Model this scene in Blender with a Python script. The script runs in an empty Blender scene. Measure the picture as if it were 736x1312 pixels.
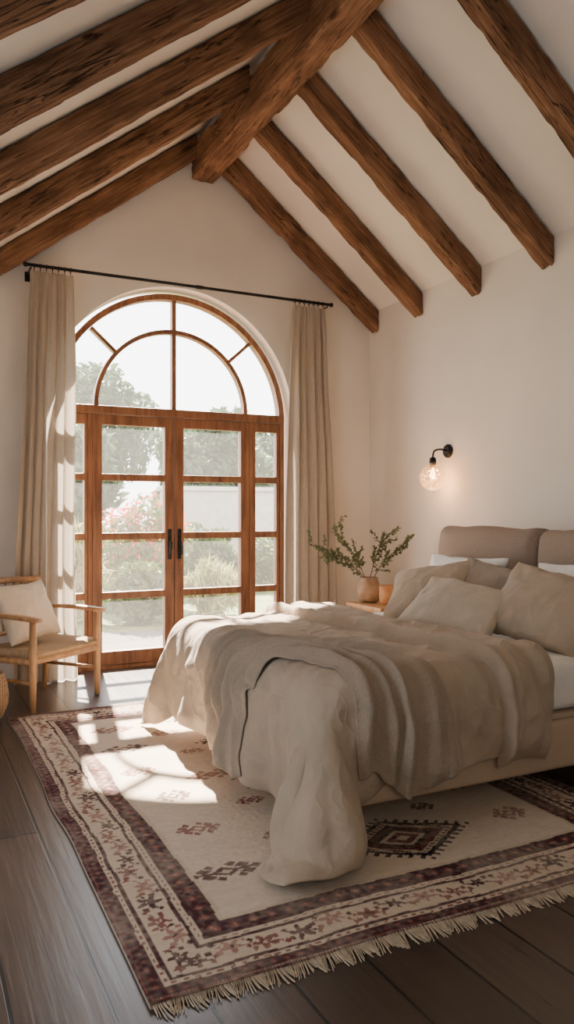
import bpy, bmesh, math, random
import numpy as np
from mathutils import Vector, Matrix, noise
from mathutils.bvhtree import BVHTree
random.seed(7); rng = np.random.default_rng(7)
scene = bpy.context.scene
COL = scene.collection
PI = math.pi

# ------------------------------------------------------------------ helpers
def s2l(c):
    return tuple(((v/255)/12.92 if v/255 <= .04045 else ((v/255+.055)/1.055)**2.4) for v in c)
def rgba(c): return (c[0], c[1], c[2], 1)

def link(o, parent=None):
    COL.objects.link(o)
    if parent is not None:
        o.parent = parent
        o.matrix_parent_inverse = Matrix.Translation(-Vector(parent['_loc'])) if '_loc' in parent and not parent.get('_local') else Matrix()
    return o
def tag(o, label=None, cat=None, group=None, kind=None):
    if label: o['label'] = label
    if cat: o['category'] = cat
    if group: o['group'] = group
    if kind: o['kind'] = kind
    return o
def thing(name, label, cat, loc=(0,0,0), rotz=0, group=None, local=False):
    o = bpy.data.objects.new(name, None); COL.objects.link(o)
    o.location = loc; o.rotation_euler = (0,0,rotz); o.empty_display_size = .1
    o['_loc'] = [float(v) for v in loc]
    if local: o['_local'] = 1
    return tag(o, label, cat, group)
def bm_obj(name, bm, m, parent=None, smooth=False):
    bmesh.ops.recalc_face_normals(bm, faces=bm.faces[:])
    me = bpy.data.meshes.new(name); bm.to_mesh(me); bm.free()
    if smooth:
        for p in me.polygons: p.use_smooth = True
    me.materials.append(m)
    o = bpy.data.objects.new(name, me)
    return link(o, parent)
def py_obj(name, verts, faces, m, parent=None, smooth=True):
    me = bpy.data.meshes.new(name); me.from_pydata([tuple(map(float,v)) for v in verts], [], faces); me.update()
    if smooth:
        for p in me.polygons: p.use_smooth = True
    me.materials.append(m)
    o = bpy.data.objects.new(name, me)
    return link(o, parent)
def grid_faces(nr, nc, off=0, wrap=False):
    f = []
    for i in range(nr-1):
        for j in range(nc if wrap else nc-1):
            k = (j+1) % nc
            f.append((off+i*nc+j, off+i*nc+k, off+(i+1)*nc+k, off+(i+1)*nc+j))
    return f
def bx(bm, x0,x1,y0,y1,z0,z1, bev=0, seg=2):
    r = bmesh.ops.create_cube(bm, size=1)
    vs = r['verts']
    for v in vs:
        v.co = Vector(((x0+x1)/2+v.co.x*(x1-x0), (y0+y1)/2+v.co.y*(y1-y0), (z0+z1)/2+v.co.z*(z1-z0)))
    if bev > 0:
        es = list({e for v in vs for e in v.link_edges})
        bmesh.ops.bevel(bm, geom=es, offset=bev, segments=seg, profile=.5, affect='EDGES')
def tube(bm, pts, radii, n=10, cap=True):
    pts = [Vector(p) for p in pts]
    if not hasattr(radii, '__len__'): radii = [radii]*len(pts)
    rings = []
    up = None
    for i, p in enumerate(pts):
        d = (pts[min(i+1,len(pts)-1)]-pts[max(i-1,0)]).normalized()
        if up is None:
            up = Vector((0,0,1)) if abs(d.z) < .9 else Vector((1,0,0))
        a = d.cross(up)
        if a.length < 1e-4: a = d.cross(Vector((0,1,0)))
        a.normalize(); b = a.cross(d).normalized(); up = b
        rings.append([bm.verts.new(p + (a*math.cos(2*PI*k/n)+b*math.sin(2*PI*k/n))*radii[i]) for k in range(n)])
    for i in range(len(rings)-1):
        for k in range(n):
            bm.faces.new((rings[i][k], rings[i][(k+1)%n], rings[i+1][(k+1)%n], rings[i+1][k]))
    if cap:
        bm.faces.new(rings[0][::-1]); bm.faces.new(rings[-1])
def lathe(bm, prof, c=(0,0,0), n=32):
    rings = []
    for r, z in prof:
        rings.append([bm.verts.new((c[0]+r*math.cos(2*PI*k/n), c[1]+r*math.sin(2*PI*k/n), c[2]+z)) for k in range(n)])
    for i in range(len(rings)-1):
        for k in range(n):
            bm.faces.new((rings[i][k], rings[i][(k+1)%n], rings[i+1][(k+1)%n], rings[i+1][k]))
    bm.faces.new(rings[0][::-1])
    bm.faces.new(rings[-1])
def prism(bm, poly, y0, y1):          # polygon in x,z extruded along y
    a = [bm.verts.new((x,y0,z)) for x,z in poly]; b = [bm.verts.new((x,y1,z)) for x,z in poly]
    n = len(poly)
    bm.faces.new(a); bm.faces.new(b[::-1])
    for i in range(n): bm.faces.new((a[i], b[i], b[(i+1)%n], a[(i+1)%n]))
def arc_band(bm, cx, cz, r0, r1, a0, a1, y0, y1, n=40):
    q = []
    for i in range(n+1):
        a = a0+(a1-a0)*i/n
        c, s = math.cos(a), math.sin(a)
        q.append([bm.verts.new((cx+r*c, y, cz+r*s)) for r, y in ((r0,y0),(r1,y0),(r1,y1),(r0,y1))])
    for i in range(n):
        for k in range(4):
            bm.faces.new((q[i][k], q[i][(k+1)%4], q[i+1][(k+1)%4], q[i+1][k]))
    bm.faces.new(q[0]); bm.faces.new(q[-1][::-1])

# ------------------------------------------------------------------ materials
def newmat(name):
    m = bpy.data.materials.new(name); m.use_nodes = True
    nt = m.node_tree
    return m, nt, nt.nodes['Principled BSDF'], nt.nodes['Material Output']
def N(nt, t, **kw):
    n = nt.nodes.new(t)
    for k, v in kw.items(): setattr(n, k, v)
    return n
def coords(nt, scale=(1,1,1), kind='Object', rot=(0,0,0)):
    tc = N(nt,'ShaderNodeTexCoord'); mp = N(nt,'ShaderNodeMapping')
    mp.inputs['Scale'].default_value = scale; mp.inputs['Rotation'].default_value = rot
    nt.links.new(tc.outputs[kind], mp.inputs['Vector']); return mp.outputs['Vector']
def ramp(nt, fac, stops):
    r = N(nt,'ShaderNodeValToRGB'); el = r.color_ramp.elements
    while len(el) < len(stops): el.new(.5)
    for e, (p, c) in zip(el, stops): e.position = p; e.color = rgba(c)
    nt.links.new(fac, r.inputs['Fac']); return r.outputs['Color']
def tnoise(nt, vec, scale, detail=4, dist=0, rough=.5):
    n = N(nt,'ShaderNodeTexNoise'); n.inputs['Scale'].default_value = scale; n.inputs['Detail'].default_value = detail
    n.inputs['Distortion'].default_value = dist; n.inputs['Roughness'].default_value = rough
    nt.links.new(vec, n.inputs['Vector']); return n.outputs['Fac']
def math_(nt, op, a, b=None, c=None):
    n = N(nt,'ShaderNodeMath', operation=op)
    for i, v in enumerate((a,b,c)):
        if v is None: continue
        if hasattr(v,'links'): nt.links.new(v, n.inputs[i])
        else: n.inputs[i].default_value = v
    return n.outputs[0]
def simple(name, c1, c2=None, rough=.7, scale=6, stretch=(1,1,1), bump=.0, bscale=60, bstretch=None, metal=0, detail=4, spec=.5, sheen=0, lo=.35, hi=.65, crease=0, cscale=5):
    m, nt, p, out = newmat(name)
    p.inputs['Roughness'].default_value = rough; p.inputs['Metallic'].default_value = metal
    p.inputs['Specular IOR Level'].default_value = spec
    if sheen: p.inputs['Sheen Weight'].default_value = sheen
    if c2 is None: c2 = tuple(v*.88 for v in c1)
    nt.links.new(ramp(nt, tnoise(nt, coords(nt, stretch), scale, detail), [(lo,c2),(hi,c1)]), p.inputs['Base Color'])
    nrm = None
    if crease:      # soft crumpled-cloth creases: ridged noise at two scales
        v = coords(nt)
        r1 = math_(nt,'ABSOLUTE', math_(nt,'SUBTRACT', tnoise(nt, v, cscale, 1.5, 1.0), .5))
        r2 = math_(nt,'ABSOLUTE', math_(nt,'SUBTRACT', tnoise(nt, v, cscale*2.4, 1.5, .8), .5))
        h = math_(nt,'ADD', math_(nt,'POWER', math_(nt,'SUBTRACT',1.0,math_(nt,'MULTIPLY',r1,3.0)), 2.0), math_(nt,'MULTIPLY', math_(nt,'POWER', math_(nt,'SUBTRACT',1.0,math_(nt,'MULTIPLY',r2,3.0)), 2.0), .4))
        b = N(nt,'ShaderNodeBump'); b.inputs['Strength'].default_value = crease; b.inputs['Distance'].default_value = .02
        nt.links.new(h, b.inputs['Height']); nrm = b.outputs['Normal']
    if bump:
        b = N(nt,'ShaderNodeBump'); b.inputs['Strength'].default_value = bump; b.inputs['Distance'].default_value = .01
        nt.links.new(tnoise(nt, coords(nt, bstretch or stretch), bscale, 5), b.inputs['Height'])
        if nrm is not None: nt.links.new(nrm, b.inputs['Normal'])
        nrm = b.outputs['Normal']
    if nrm is not None: nt.links.new(nrm, p.inputs['Normal'])
    return m
def wood(name, dark, mid, light, rough=.6, axis=0, scale=1.0, bump=.5):
    m, nt, p, out = newmat(name)
    st = [14*scale]*3; st[axis] = 1.1*scale
    f = tnoise(nt, coords(nt, tuple(st)), 1.6, 8, .6, .65)
    c = ramp(nt, f, [(.3,dark),(.5,mid),(.72,light)])
    mx = N(nt,'ShaderNodeMixRGB', blend_type='MULTIPLY'); mx.inputs['Fac'].default_value = .6
    nt.links.new(c, mx.inputs['Color1']); nt.links.new(ramp(nt, tnoise(nt, coords(nt,(2*scale,)*3), 1.5, 3), [(.3,(.5,.5,.5)),(.65,(1,1,1))]), mx.inputs['Color2'])
    nt.links.new(mx.outputs['Color'], p.inputs['Base Color'])
    p.inputs['Roughness'].default_value = rough
    b = N(nt,'ShaderNodeBump'); b.inputs['Strength'].default_value = bump; b.inputs['Distance'].default_value = .01
    nt.links.new(f, b.inputs['Height']); nt.links.new(b.outputs['Normal'], p.inputs['Normal'])
    return m
def beam_mat():
    m, nt, p, out = newmat('rough_hewn_beam')
    oi = N(nt,'ShaderNodeObjectInfo')
    tc = N(nt,'ShaderNodeTexCoord'); ad = N(nt,'ShaderNodeVectorMath', operation='ADD')
    cmb = N(nt,'ShaderNodeCombineXYZ'); mul = math_(nt,'MULTIPLY', oi.outputs['Random'], 40.0)
    for k in range(3): nt.links.new(mul, cmb.inputs[k])
    nt.links.new(tc.outputs['Object'], ad.inputs[0]); nt.links.new(cmb.outputs[0], ad.inputs[1])
    def st(s):
        mp = N(nt,'ShaderNodeMapping'); mp.inputs['Scale'].default_value = s; nt.links.new(ad.outputs[0], mp.inputs['Vector']); return mp.outputs['Vector']
    grain = tnoise(nt, st((1.6,46,46)), 1.6, 9, .35, .72)
    c = ramp(nt, grain, [(.28,s2l((86,59,43))),(.46,s2l((128,92,68))),(.60,s2l((153,115,87))),(.76,s2l((190,154,122)))])
    big = tnoise(nt, st((1.6,4,4)), 1.6, 5, .3)
    mx = N(nt,'ShaderNodeMixRGB', blend_type='MULTIPLY'); mx.inputs['Fac'].default_value = .8
    nt.links.new(c, mx.inputs['Color1']); nt.links.new(ramp(nt, big, [(.34,(.50,.48,.46)),(.5,(.86,.85,.84)),(.66,(1.18,1.16,1.13))]), mx.inputs['Color2'])
    ck = math_(nt,'ABSOLUTE', math_(nt,'SUBTRACT', tnoise(nt, st((.8,13,13)), 1.7, 3, .35), .5))
    ckm = N(nt,'ShaderNodeMapRange'); ckm.inputs['From Min'].default_value = .0; ckm.inputs['From Max'].default_value = .020
    nt.links.new(ck, ckm.inputs['Value'])
    gate = N(nt,'ShaderNodeMapRange'); gate.inputs['From Min'].default_value = .48; gate.inputs['From Max'].default_value = .55
    nt.links.new(tnoise(nt, st((1.4,2.5,2.5)), 1.1, 2), gate.inputs['Value'])
    crack = math_(nt,'MAXIMUM', ckm.outputs[0], math_(nt,'SUBTRACT',1.0,gate.outputs[0]))
    m2 = N(nt,'ShaderNodeMixRGB'); nt.links.new(crack, m2.inputs['Fac']); m2.inputs['Color1'].default_value = rgba(s2l((42,29,22))); nt.links.new(mx.outputs['Color'], m2.inputs['Color2'])
    vo = N(nt,'ShaderNodeTexVoronoi'); vo.inputs['Scale'].default_value = 1.0; nt.links.new(st((1.2,4,4)), vo.inputs['Vector'])
    kn = N(nt,'ShaderNodeMapRange'); kn.inputs['From Min'].default_value = .04; kn.inputs['From Max'].default_value = .12; nt.links.new(vo.outputs['Distance'], kn.inputs['Value'])
    m3 = N(nt,'ShaderNodeMixRGB'); nt.links.new(kn.outputs[0], m3.inputs['Fac']); m3.inputs['Color1'].default_value = rgba(s2l((66,44,32))); nt.links.new(m2.outputs['Color'], m3.inputs['Color2'])
    nt.links.new(m3.outputs['Color'], p.inputs['Base Color']); p.inputs['Roughness'].default_value = .85; p.inputs['Specular IOR Level'].default_value = .2
    h = math_(nt,'ADD', math_(nt,'MULTIPLY',grain,.8), math_(nt,'ADD', math_(nt,'MULTIPLY',crack,.7), math_(nt,'MULTIPLY',big,.5)))
    b = N(nt,'ShaderNodeBump'); b.inputs['Strength'].default_value = .85; b.inputs['Distance'].default_value = .010
    nt.links.new(h, b.inputs['Height']); nt.links.new(b.outputs['Normal'], p.inputs['Normal'])
    return m

M = {}
M['plaster'] = simple('plaster_warm_white', s2l((232,224,213)), s2l((226,217,205)), rough=.92, scale=1.5, bump=.12, bscale=9, spec=.2)
M['ceiling'] = simple('plaster_ceiling', s2l((234,226,214)), s2l((227,218,206)), rough=.92, scale=1.5, bump=.1, bscale=7, spec=.2)
M['beam'] = beam_mat()
M['doorwood'] = wood('door_mahogany', s2l((106,66,44)), s2l((144,96,65)), s2l((168,118,83)), rough=.45, axis=2, bump=.15)
M['oak'] = wood('pale_oak', s2l((164,116,76)), s2l((194,148,102)), s2l((210,170,124)), rough=.45, axis=2, bump=.15)
M['black'] = simple('blackened_iron', (.012,.012,.013), (.02,.019,.018), rough=.45, metal=.6, scale=20)
M['linen'] = simple('greige_linen', s2l((176,158,138)), s2l((168,150,130)), rough=.9, scale=6, bump=.15, bscale=220, spec=.12, sheen=.08, crease=.30, cscale=4.4)
M['throw'] = simple('woven_throw', s2l((165,148,130)), s2l((151,135,117)), rough=.95, scale=150, bump=.3, bscale=260, spec=.1, sheen=.1, crease=.2, cscale=5)
M['white_cotton'] = simple('white_cotton', s2l((238,234,228)), s2l((232,228,221)), rough=.9, scale=8, spec=.15, crease=.2, cscale=5)
M['pillow_linen'] = simple('pillow_linen', s2l((182,165,145)), s2l((175,158,138)), rough=.92, scale=6, bump=.15, bscale=220, spec=.12, crease=.30, cscale=4.4)
M['pillow_light'] = simple('pillow_light', s2l((200,186,167)), s2l((193,179,160)), rough=.92, scale=6, bump=.15, bscale=220, spec=.12, crease=.30, cscale=4.4)
M['pillow_grey'] = simple('pillow_taupe', s2l((156,140,125)), s2l((148,132,117)), rough=.92, scale=6, bump=.15, bscale=220, spec=.12, crease=.30, cscale=4.4)
M['headboard'] = simple('headboard_taupe', s2l((158,139,124)), s2l((149,130,115)), rough=.92, scale=90, bump=.25, bscale=240, spec=.12, crease=.10, cscale=4)
M['upholstery'] = simple('bed_upholstery', s2l((188,166,143)), s2l((182,160,137)), rough=.9, scale=160, bump=.2, bscale=260, spec=.12)
M['cream_cushion'] = simple('cream_cushion', s2l((218,203,184)), s2l((212,197,178)), rough=.92, scale=6, bump=.15, bscale=220, spec=.12, crease=.25, cscale=5)
M['fringe'] = simple('rug_fringe', s2l((200,182,158)), s2l((174,156,134)), rough=.95, scale=40)

def curtain_mat():
    m, nt, p, out = newmat('curtain_linen')
    c = ramp(nt, tnoise(nt, coords(nt,(60,60,6)), 4), [(.3,s2l((178,165,149))),(.7,s2l((192,180,164)))])
    nt.links.new(c, p.inputs['Base Color']); p.inputs['Roughness'].default_value = .95; p.inputs['Specular IOR Level'].default_value = .1
    t = N(nt,'ShaderNodeBsdfTranslucent'); nt.links.new(c, t.inputs['Color'])
    mx = N(nt,'ShaderNodeMixShader'); mx.inputs['Fac'].default_value = .3
    nt.links.new(p.outputs[0], mx.inputs[1]); nt.links.new(t.outputs[0], mx.inputs[2]); nt.links.new(mx.outputs[0], out.inputs['Surface'])
    return m
M['curtain'] = curtain_mat()
def pane_mat(name, haze=.06, gloss=.05, tint=(1,1,1), rough=.02, bump=False, hz=(1,.97,.92)):
    m, nt, p, out = newmat(name)
    tr = N(nt,'ShaderNodeBsdfTransparent'); tr.inputs['Color'].default_value = rgba(tint)
    gl = N(nt,'ShaderNodeBsdfGlossy'); gl.inputs['Roughness'].default_value = rough
    tl = N(nt,'ShaderNodeBsdfTranslucent'); tl.inputs['Color'].default_value = rgba(hz)
    m1 = N(nt,'ShaderNodeMixShader'); m1.inputs['Fac'].default_value = gloss
    m2 = N(nt,'ShaderNodeMixShader')
    mp = N(nt,'ShaderNodeMapRange'); mp.inputs['To Min'].default_value = haze*.6; mp.inputs['To Max'].default_value = haze*1.4
    if bump:
        w = N(nt,'ShaderNodeTexVoronoi'); w.inputs['Scale'].default_value = 30
        nt.links.new(coords(nt), w.inputs['Vector'])
        b = N(nt,'ShaderNodeBump'); b.inputs['Strength'].default_value = .8; b.inputs['Distance'].default_value = .01
        nt.links.new(w.outputs['Distance'], b.inputs['Height']); nt.links.new(b.outputs['Normal'], gl.inputs['Normal'])
        mp.inputs['To Min'].default_value = haze*.3; mp.inputs['To Max'].default_value = haze*1.8
        nt.links.new(w.outputs['Distance'], mp.inputs['Value'])
    else:
        nt.links.new(tnoise(nt, coords(nt), 2.5), mp.inputs['Value'])
    nt.links.new(mp.outputs[0], m2.inputs['Fac'])
    nt.links.new(tr.outputs[0], m1.inputs[1]); nt.links.new(gl.outputs[0], m1.inputs[2])
    nt.links.new(m1.outputs[0], m2.inputs[1]); nt.links.new(tl.outputs[0], m2.inputs[2]); nt.links.new(m2.outputs[0], out.inputs['Surface'])
    return m
M['pane'] = pane_mat('glow_veil_pane', .028, .04)  # translucent white veil put into the glass imitates the bright window bloom
M['globe'] = pane_mat('rippled_globe_glass', .10, .16, (1,.93,.85), .08, True, (1,.78,.55))
def emis(name, c, s):
    m, nt, p, out = newmat(name)
    p.inputs['Base Color'].default_value = rgba(c); p.inputs['Emission Color'].default_value = rgba(c); p.inputs['Emission Strength'].default_value = s
    return m
M['bulb'] = emis('warm_bulb', (1,.58,.27), 9)
def leaf_mat(name, c1, c2, tl=.4):
    m, nt, p, out = newmat(name)
    c = ramp(nt, tnoise(nt, coords(nt), 3.5), [(.35,c1),(.65,c2)])
    nt.links.new(c, p.inputs['Base Color']); p.inputs['Roughness'].default_value = .6
    t = N(nt,'ShaderNodeBsdfTranslucent'); nt.links.new(c, t.inputs['Color'])
    mx = N(nt,'ShaderNodeMixShader'); mx.inputs['Fac'].default_value = tl
    nt.links.new(p.outputs[0], mx.inputs[1]); nt.links.new(t.outputs[0], mx.inputs[2]); nt.links.new(mx.outputs[0], out.inputs['Surface'])
    return m
M['olive'] = leaf_mat('olive_leaf', s2l((80,90,58)), s2l((118,126,88)))
M['shrub'] = leaf_mat('shrub_leaf', s2l((46,64,24)), s2l((88,102,42)))
M['shrub2'] = leaf_mat('shrub_leaf_pale', s2l((76,94,40)), s2l((118,128,64)))
M['grass'] = leaf_mat('ornamental_grass', s2l((116,116,58)), s2l((162,154,92)))
M['tree'] = leaf_mat('tree_leaf', s2l((52,72,48)), s2l((90,106,74)))
M['blossom'] = leaf_mat('pink_blossom', s2l((184,60,50)), s2l((208,96,78)))
M['bark'] = wood('bark', s2l((60,46,34)), s2l((90,72,54)), s2l((120,100,78)), axis=2)
M['twig'] = simple('twig', s2l((88,66,44)), s2l((66,50,34)), rough=.8)
M['gwall'] = simple('garden_wall_render', s2l((182,173,161)), s2l((168,159,147)), rough=.9)
def ground_mat():
    m, nt, p, out = newmat('patio_and_lawn')
    tc = N(nt,'ShaderNodeTexCoord'); sp = N(nt,'ShaderNodeSeparateXYZ'); nt.links.new(tc.outputs['Object'], sp.inputs[0])
    br = N(nt,'ShaderNodeTexBrick'); br.inputs['Scale'].default_value = 1; br.inputs['Brick Width'].default_value = .9; br.inputs['Row Height'].default_value = .6; br.inputs['Mortar Size'].default_value = .018
    br.inputs['Color1'].default_value = rgba(s2l((102,93,83))); br.inputs['Color2'].default_value = rgba(s2l((84,77,69))); br.inputs['Mortar'].default_value = rgba(s2l((42,38,33)))
    nt.links.new(tc.outputs['Object'], br.inputs['Vector'])
    g = ramp(nt, tnoise(nt, coords(nt), 6, 6), [(.35,s2l((62,78,30))),(.65,s2l((112,116,58)))])
    st = N(nt,'ShaderNodeMapRange'); st.inputs['From Min'].default_value = 9.0; st.inputs['From Max'].default_value = 9.15
    nt.links.new(sp.outputs['Y'], st.inputs['Value'])
    mx = N(nt,'ShaderNodeMixRGB'); nt.links.new(st.outputs[0], mx.inputs['Fac']); nt.links.new(br.outputs['Color'], mx.inputs['Color1']); nt.links.new(g, mx.inputs['Color2'])
    nt.links.new(mx.outputs['Color'], p.inputs['Base Color']); p.inputs['Roughness'].default_value = .9
    return m
M['patio'] = ground_mat()
M['vase'] = simple('tan_ceramic', s2l((164,134,104)), s2l((140,112,84)), rough=.6, scale=14, bump=.1, bscale=60, lo=.35, hi=.6)
M['cup'] = simple('amber_clay', s2l((206,150,102)), s2l((190,132,86)), rough=.6, scale=20)
M['wax'] = simple('wax', s2l((236,222,196)), rough=.5)

def woven(name, c1, c2, sx=70, sz=70, axis='XZ'):
    m, nt, p, out = newmat(name)
    tc = N(nt,'ShaderNodeTexCoord')
    w1 = N(nt,'ShaderNodeTexWave', wave_type='BANDS', bands_direction='X' if axis != 'YZ' else 'Y'); w1.inputs['Scale'].default_value = sx/6; w1.inputs['Distortion'].default_value = .6
    w2 = N(nt,'ShaderNodeTexWave', wave_type='BANDS', bands_direction='Y' if axis == 'XY' else 'Z'); w2.inputs['Scale'].default_value = sz/6; w2.inputs['Distortion'].default_value = .6
    for w in (w1,w2): nt.links.new(tc.outputs['Object'], w.inputs['Vector'])
    mu = N(nt,'ShaderNodeMath', operation='MULTIPLY'); nt.links.new(w1.outputs['Fac'], mu.inputs[0]); nt.links.new(w2.outputs['Fac'], mu.inputs[1])
    nt.links.new(ramp(nt, mu.outputs[0], [(.05,c2),(.5,c1)]), p.inputs['Base Color'])
    b = N(nt,'ShaderNodeBump'); b.inputs['Strength'].default_value = .8; b.inputs['Distance'].default_value = .01
    nt.links.new(mu.outputs[0], b.inputs['Height']); nt.links.new(b.outputs['Normal'], p.inputs['Normal'])
    p.inputs['Roughness'].default_value = .85
    return m
M['seat_weave'] = woven('paper_cord_seat', s2l((210,180,140)), s2l((160,128,92)), 120, 120, 'XY')
M['basket'] = woven('wicker', s2l((206,176,140)), s2l((146,116,86)), 110, 150, 'XZ')

def floor_mat():
    m, nt, p, out = newmat('dark_floorboards')
    v = coords(nt, (1,1,1), 'Object', (0,0,PI/2))
    br = N(nt,'ShaderNodeTexBrick'); br.offset = .37; br.offset_frequency = 2
    br.inputs['Scale'].default_value = 1; br.inputs['Brick Width'].default_value = 3.4; br.inputs['Row Height'].default_value = .25
    br.inputs['Mortar Size'].default_value = .006; br.inputs['Mortar Smooth'].default_value = .15
    br.inputs['Color1'].default_value = rgba(s2l((90,74,64))); br.inputs['Color2'].default_value = rgba(s2l((56,45,39))); br.inputs['Mortar'].default_value = (.002,.002,.002,1)
    nt.links.new(v, br.inputs['Vector'])
    g = tnoise(nt, coords(nt, (24,1.0,1)), 2, 8, .3)
    w = tnoise(nt, coords(nt, (4,.8,1)), 2, 4, .3)
    mx = N(nt,'ShaderNodeMixRGB', blend_type='MULTIPLY'); mx.inputs['Fac'].default_value = .75
    nt.links.new(br.outputs['Color'], mx.inputs['Color1'])
    nt.links.new(ramp(nt, g, [(.3,(.58,.55,.53)),(.7,(1.16,1.13,1.1))]), mx.inputs['Color2'])
    m2 = N(nt,'ShaderNodeMixRGB', blend_type='MULTIPLY'); m2.inputs['Fac'].default_value = .5
    nt.links.new(mx.outputs['Color'], m2.inputs['Color1']); nt.links.new(ramp(nt, w, [(.35,(.7,.68,.66)),(.65,(1.15,1.13,1.1))]), m2.inputs['Color2'])
    nt.links.new(m2.outputs['Color'], p.inputs['Base Color'])
    rr = N(nt,'ShaderNodeMapRange'); rr.inputs['To Min'].default_value = .24; rr.inputs['To Max'].default_value = .36
    nt.links.new(g, rr.inputs['Value']); nt.links.new(rr.outputs[0], p.inputs['Roughness'])
    h = math_(nt,'MULTIPLY_ADD', br.outputs['Fac'], -2.0, math_(nt,'MULTIPLY',g,.5))
    b = N(nt,'ShaderNodeBump'); b.inputs['Strength'].default_value = .3; b.inputs['Distance'].default_value = .006
    nt.links.new(h, b.inputs['Height']); nt.links.new(b.outputs['Normal'], p.inputs['Normal'])
    return m
M['floor'] = floor_mat()
def rug_mat():
    m, nt, p, out = newmat('kilim_rug')
    at = N(nt,'ShaderNodeAttribute'); at.attribute_name = 'Col'
    mx = N(nt,'ShaderNodeMixRGB', blend_type='MULTIPLY'); mx.inputs['Fac'].default_value = .45
    nt.links.new(at.outputs['Color'], mx.inputs['Color1']); nt.links.new(ramp(nt, tnoise(nt, coords(nt), 3, 6), [(.3,(.76,.74,.72)),(.7,(1.03,1.01,.99))]), mx.inputs['Color2'])
    nt.links.new(mx.outputs['Color'], p.inputs['Base Color']); p.inputs['Roughness'].default_value = .97; p.inputs['Specular IOR Level'].default_value = .1
    b = N(nt,'ShaderNodeBump'); b.inputs['Strength'].default_value = .4; b.inputs['Distance'].default_value = .005
    nt.links.new(tnoise(nt, coords(nt,(60,220,60)), 1, 3), b.inputs['Height']); nt.links.new(b.outputs['Normal'], p.inputs['Normal'])
    return m
M['rug'] = rug_mat()

# ------------------------------------------------------------------ room shell
XL, XR, YF, YB, WT = -1.2, 4.12, -1.3, 6.55, .25
RX, RZ, SR, SLF = 2.36, 4.72, .80, .77
zr = lambda x: RZ - (SR if x > RX else SLF)*abs(x-RX)
CX, ZS, RO = 2.147, 2.20, 1.12     # door arch centre, springline, plaster radius

bm = bmesh.new(); bx(bm, XL-.2, XR+.2, YF-.2, YB+WT, -.1, 0)
tag(bm_obj('floor', bm, M['floor']), kind='structure')
bm = bmesh.new()
for xe in (XL-.2, XR+.2):
    prism(bm, [(RX,RZ),(xe,zr(xe)),(xe,zr(xe)+.15),(RX,RZ+.15)], YF-.2, YB+WT)
tag(bm_obj('ceiling', bm, M['ceiling']), kind='structure')
bm = bmesh.new()
arcL = [(CX-RO*math.cos(a), ZS+RO*math.sin(a)) for a in np.linspace(0, PI/2, 40)]
prism(bm, [(XL-.2,0),(CX-RO,0)] + arcL + [(CX,zr(CX)),(XL-.2,zr(XL-.2))], YB, YB+WT)
arcR = [(CX+RO*math.sin(a), ZS+RO*math.cos(a)) for a in np.linspace(0, PI/2, 40)]
prism(bm, arcR + [(CX+RO,0),(XR+.2,0),(XR+.2,zr(XR+.2)),(RX,RZ),(CX,zr(CX))], YB, YB+WT)
tag(bm_obj('wall_back', bm, M['plaster']), kind='structure')
bm = bmesh.new(); bx(bm, XR, XR+.2, YF, YB, 0, zr(XR)); tag(bm_obj('wall_right', bm, M['plaster']), kind='structure')
bm = bmesh.new(); bx(bm, XL-.2, XL, YF, YB, 0, zr(XL)); tag(bm_obj('wall_left', bm, M['plaster']), kind='structure')
bm = bmesh.new(); prism(bm, [(XL-.2,0),(XR+.2,0),(XR+.2,zr(XR+.2)),(RX,RZ),(XL-.2,zr(XL-.2))], YF-.2, YF); tag(bm_obj('wall_front', bm, M['plaster']), kind='structure')

# ------------------------------------------------------------------ beams
def beam(name, label, a, b, up, w, d, seed, group=None, shear=0):
    a, b, up = Vector(a), Vector(b), Vector(up).normalized()
    ax = (b-a).normalized(); L = (b-a).length; up = (up-ax*up.dot(ax)).normalized(); sd = up.cross(ax).normalized()
    n = max(4, int(L/.03)); ch = .012
    ring = []
    hw, hd = w/2, d/2
    def side(p, q, k):
        return [tuple(p[i]+(q[i]-p[i])*t/k for i in (0,1)) for t in range(k)]
    c = [(-hw+ch,-hd),(hw-ch,-hd),(hw,-hd+ch),(hw,hd-ch),(hw-ch,hd),(-hw+ch,hd),(-hw,hd-ch),(-hw,-hd+ch)]
    for i in range(8): ring += side(c[i], c[(i+1)%8], 9 if i%2 == 0 else 1)
    vs = []
    for i in range(n+1):
        x = -L/2 + L*i/n
        bow = Vector((0, .014*noise.noise(Vector((x*.7,seed,0))), .012*noise.noise(Vector((x*.7,seed,9)))))
        for (y, z) in ring:
            q = Vector((x*2.8, y*8+seed*3, z*8))
            k = 1 + .05*noise.noise(q) + .05*noise.noise(q*3)
            cr = noise.noise(Vector((x*1.3, y*42+seed*5, z*42)))     # drying cracks along the grain
            if cr > .3: k -= (cr-.3)*.4
            edge = (abs(y) > hw-ch*1.2 and abs(z) > hd-ch*1.2)
            if edge: k -= max(0, noise.noise(Vector((x*7, seed*7+y*3, z*4))))*.24
            yy, zz = y*k, z*k
            if z > hd*.9: zz = min(zz, hd)
            zz += bow.z if z < 0 else 0
            vs.append((x+zz*shear, yy+bow.y, zz))
    R = len(ring)
    f = grid_faces(n+1, R, 0, True)
    f.append(tuple(range(R))[::-1]); f.append(tuple(n*R+i for i in range(R)))
    me = bpy.data.meshes.new(name); me.from_pydata(vs, [], f); me.update(); me.materials.append(M['beam'])
    bmm = bmesh.new(); bmm.from_mesh(me); bmesh.ops.recalc_face_normals(bmm, faces=bmm.faces[:]); bmm.to_mesh(me); bmm.free()
    o = bpy.data.objects.new(name, me); COL.objects.link(o)
    mw = Matrix((ax, sd, up)).transposed().to_4x4(); mw.translation = (a+b)/2
    o.matrix_world = mw
    return tag(o, label, 'beam', group)
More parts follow.
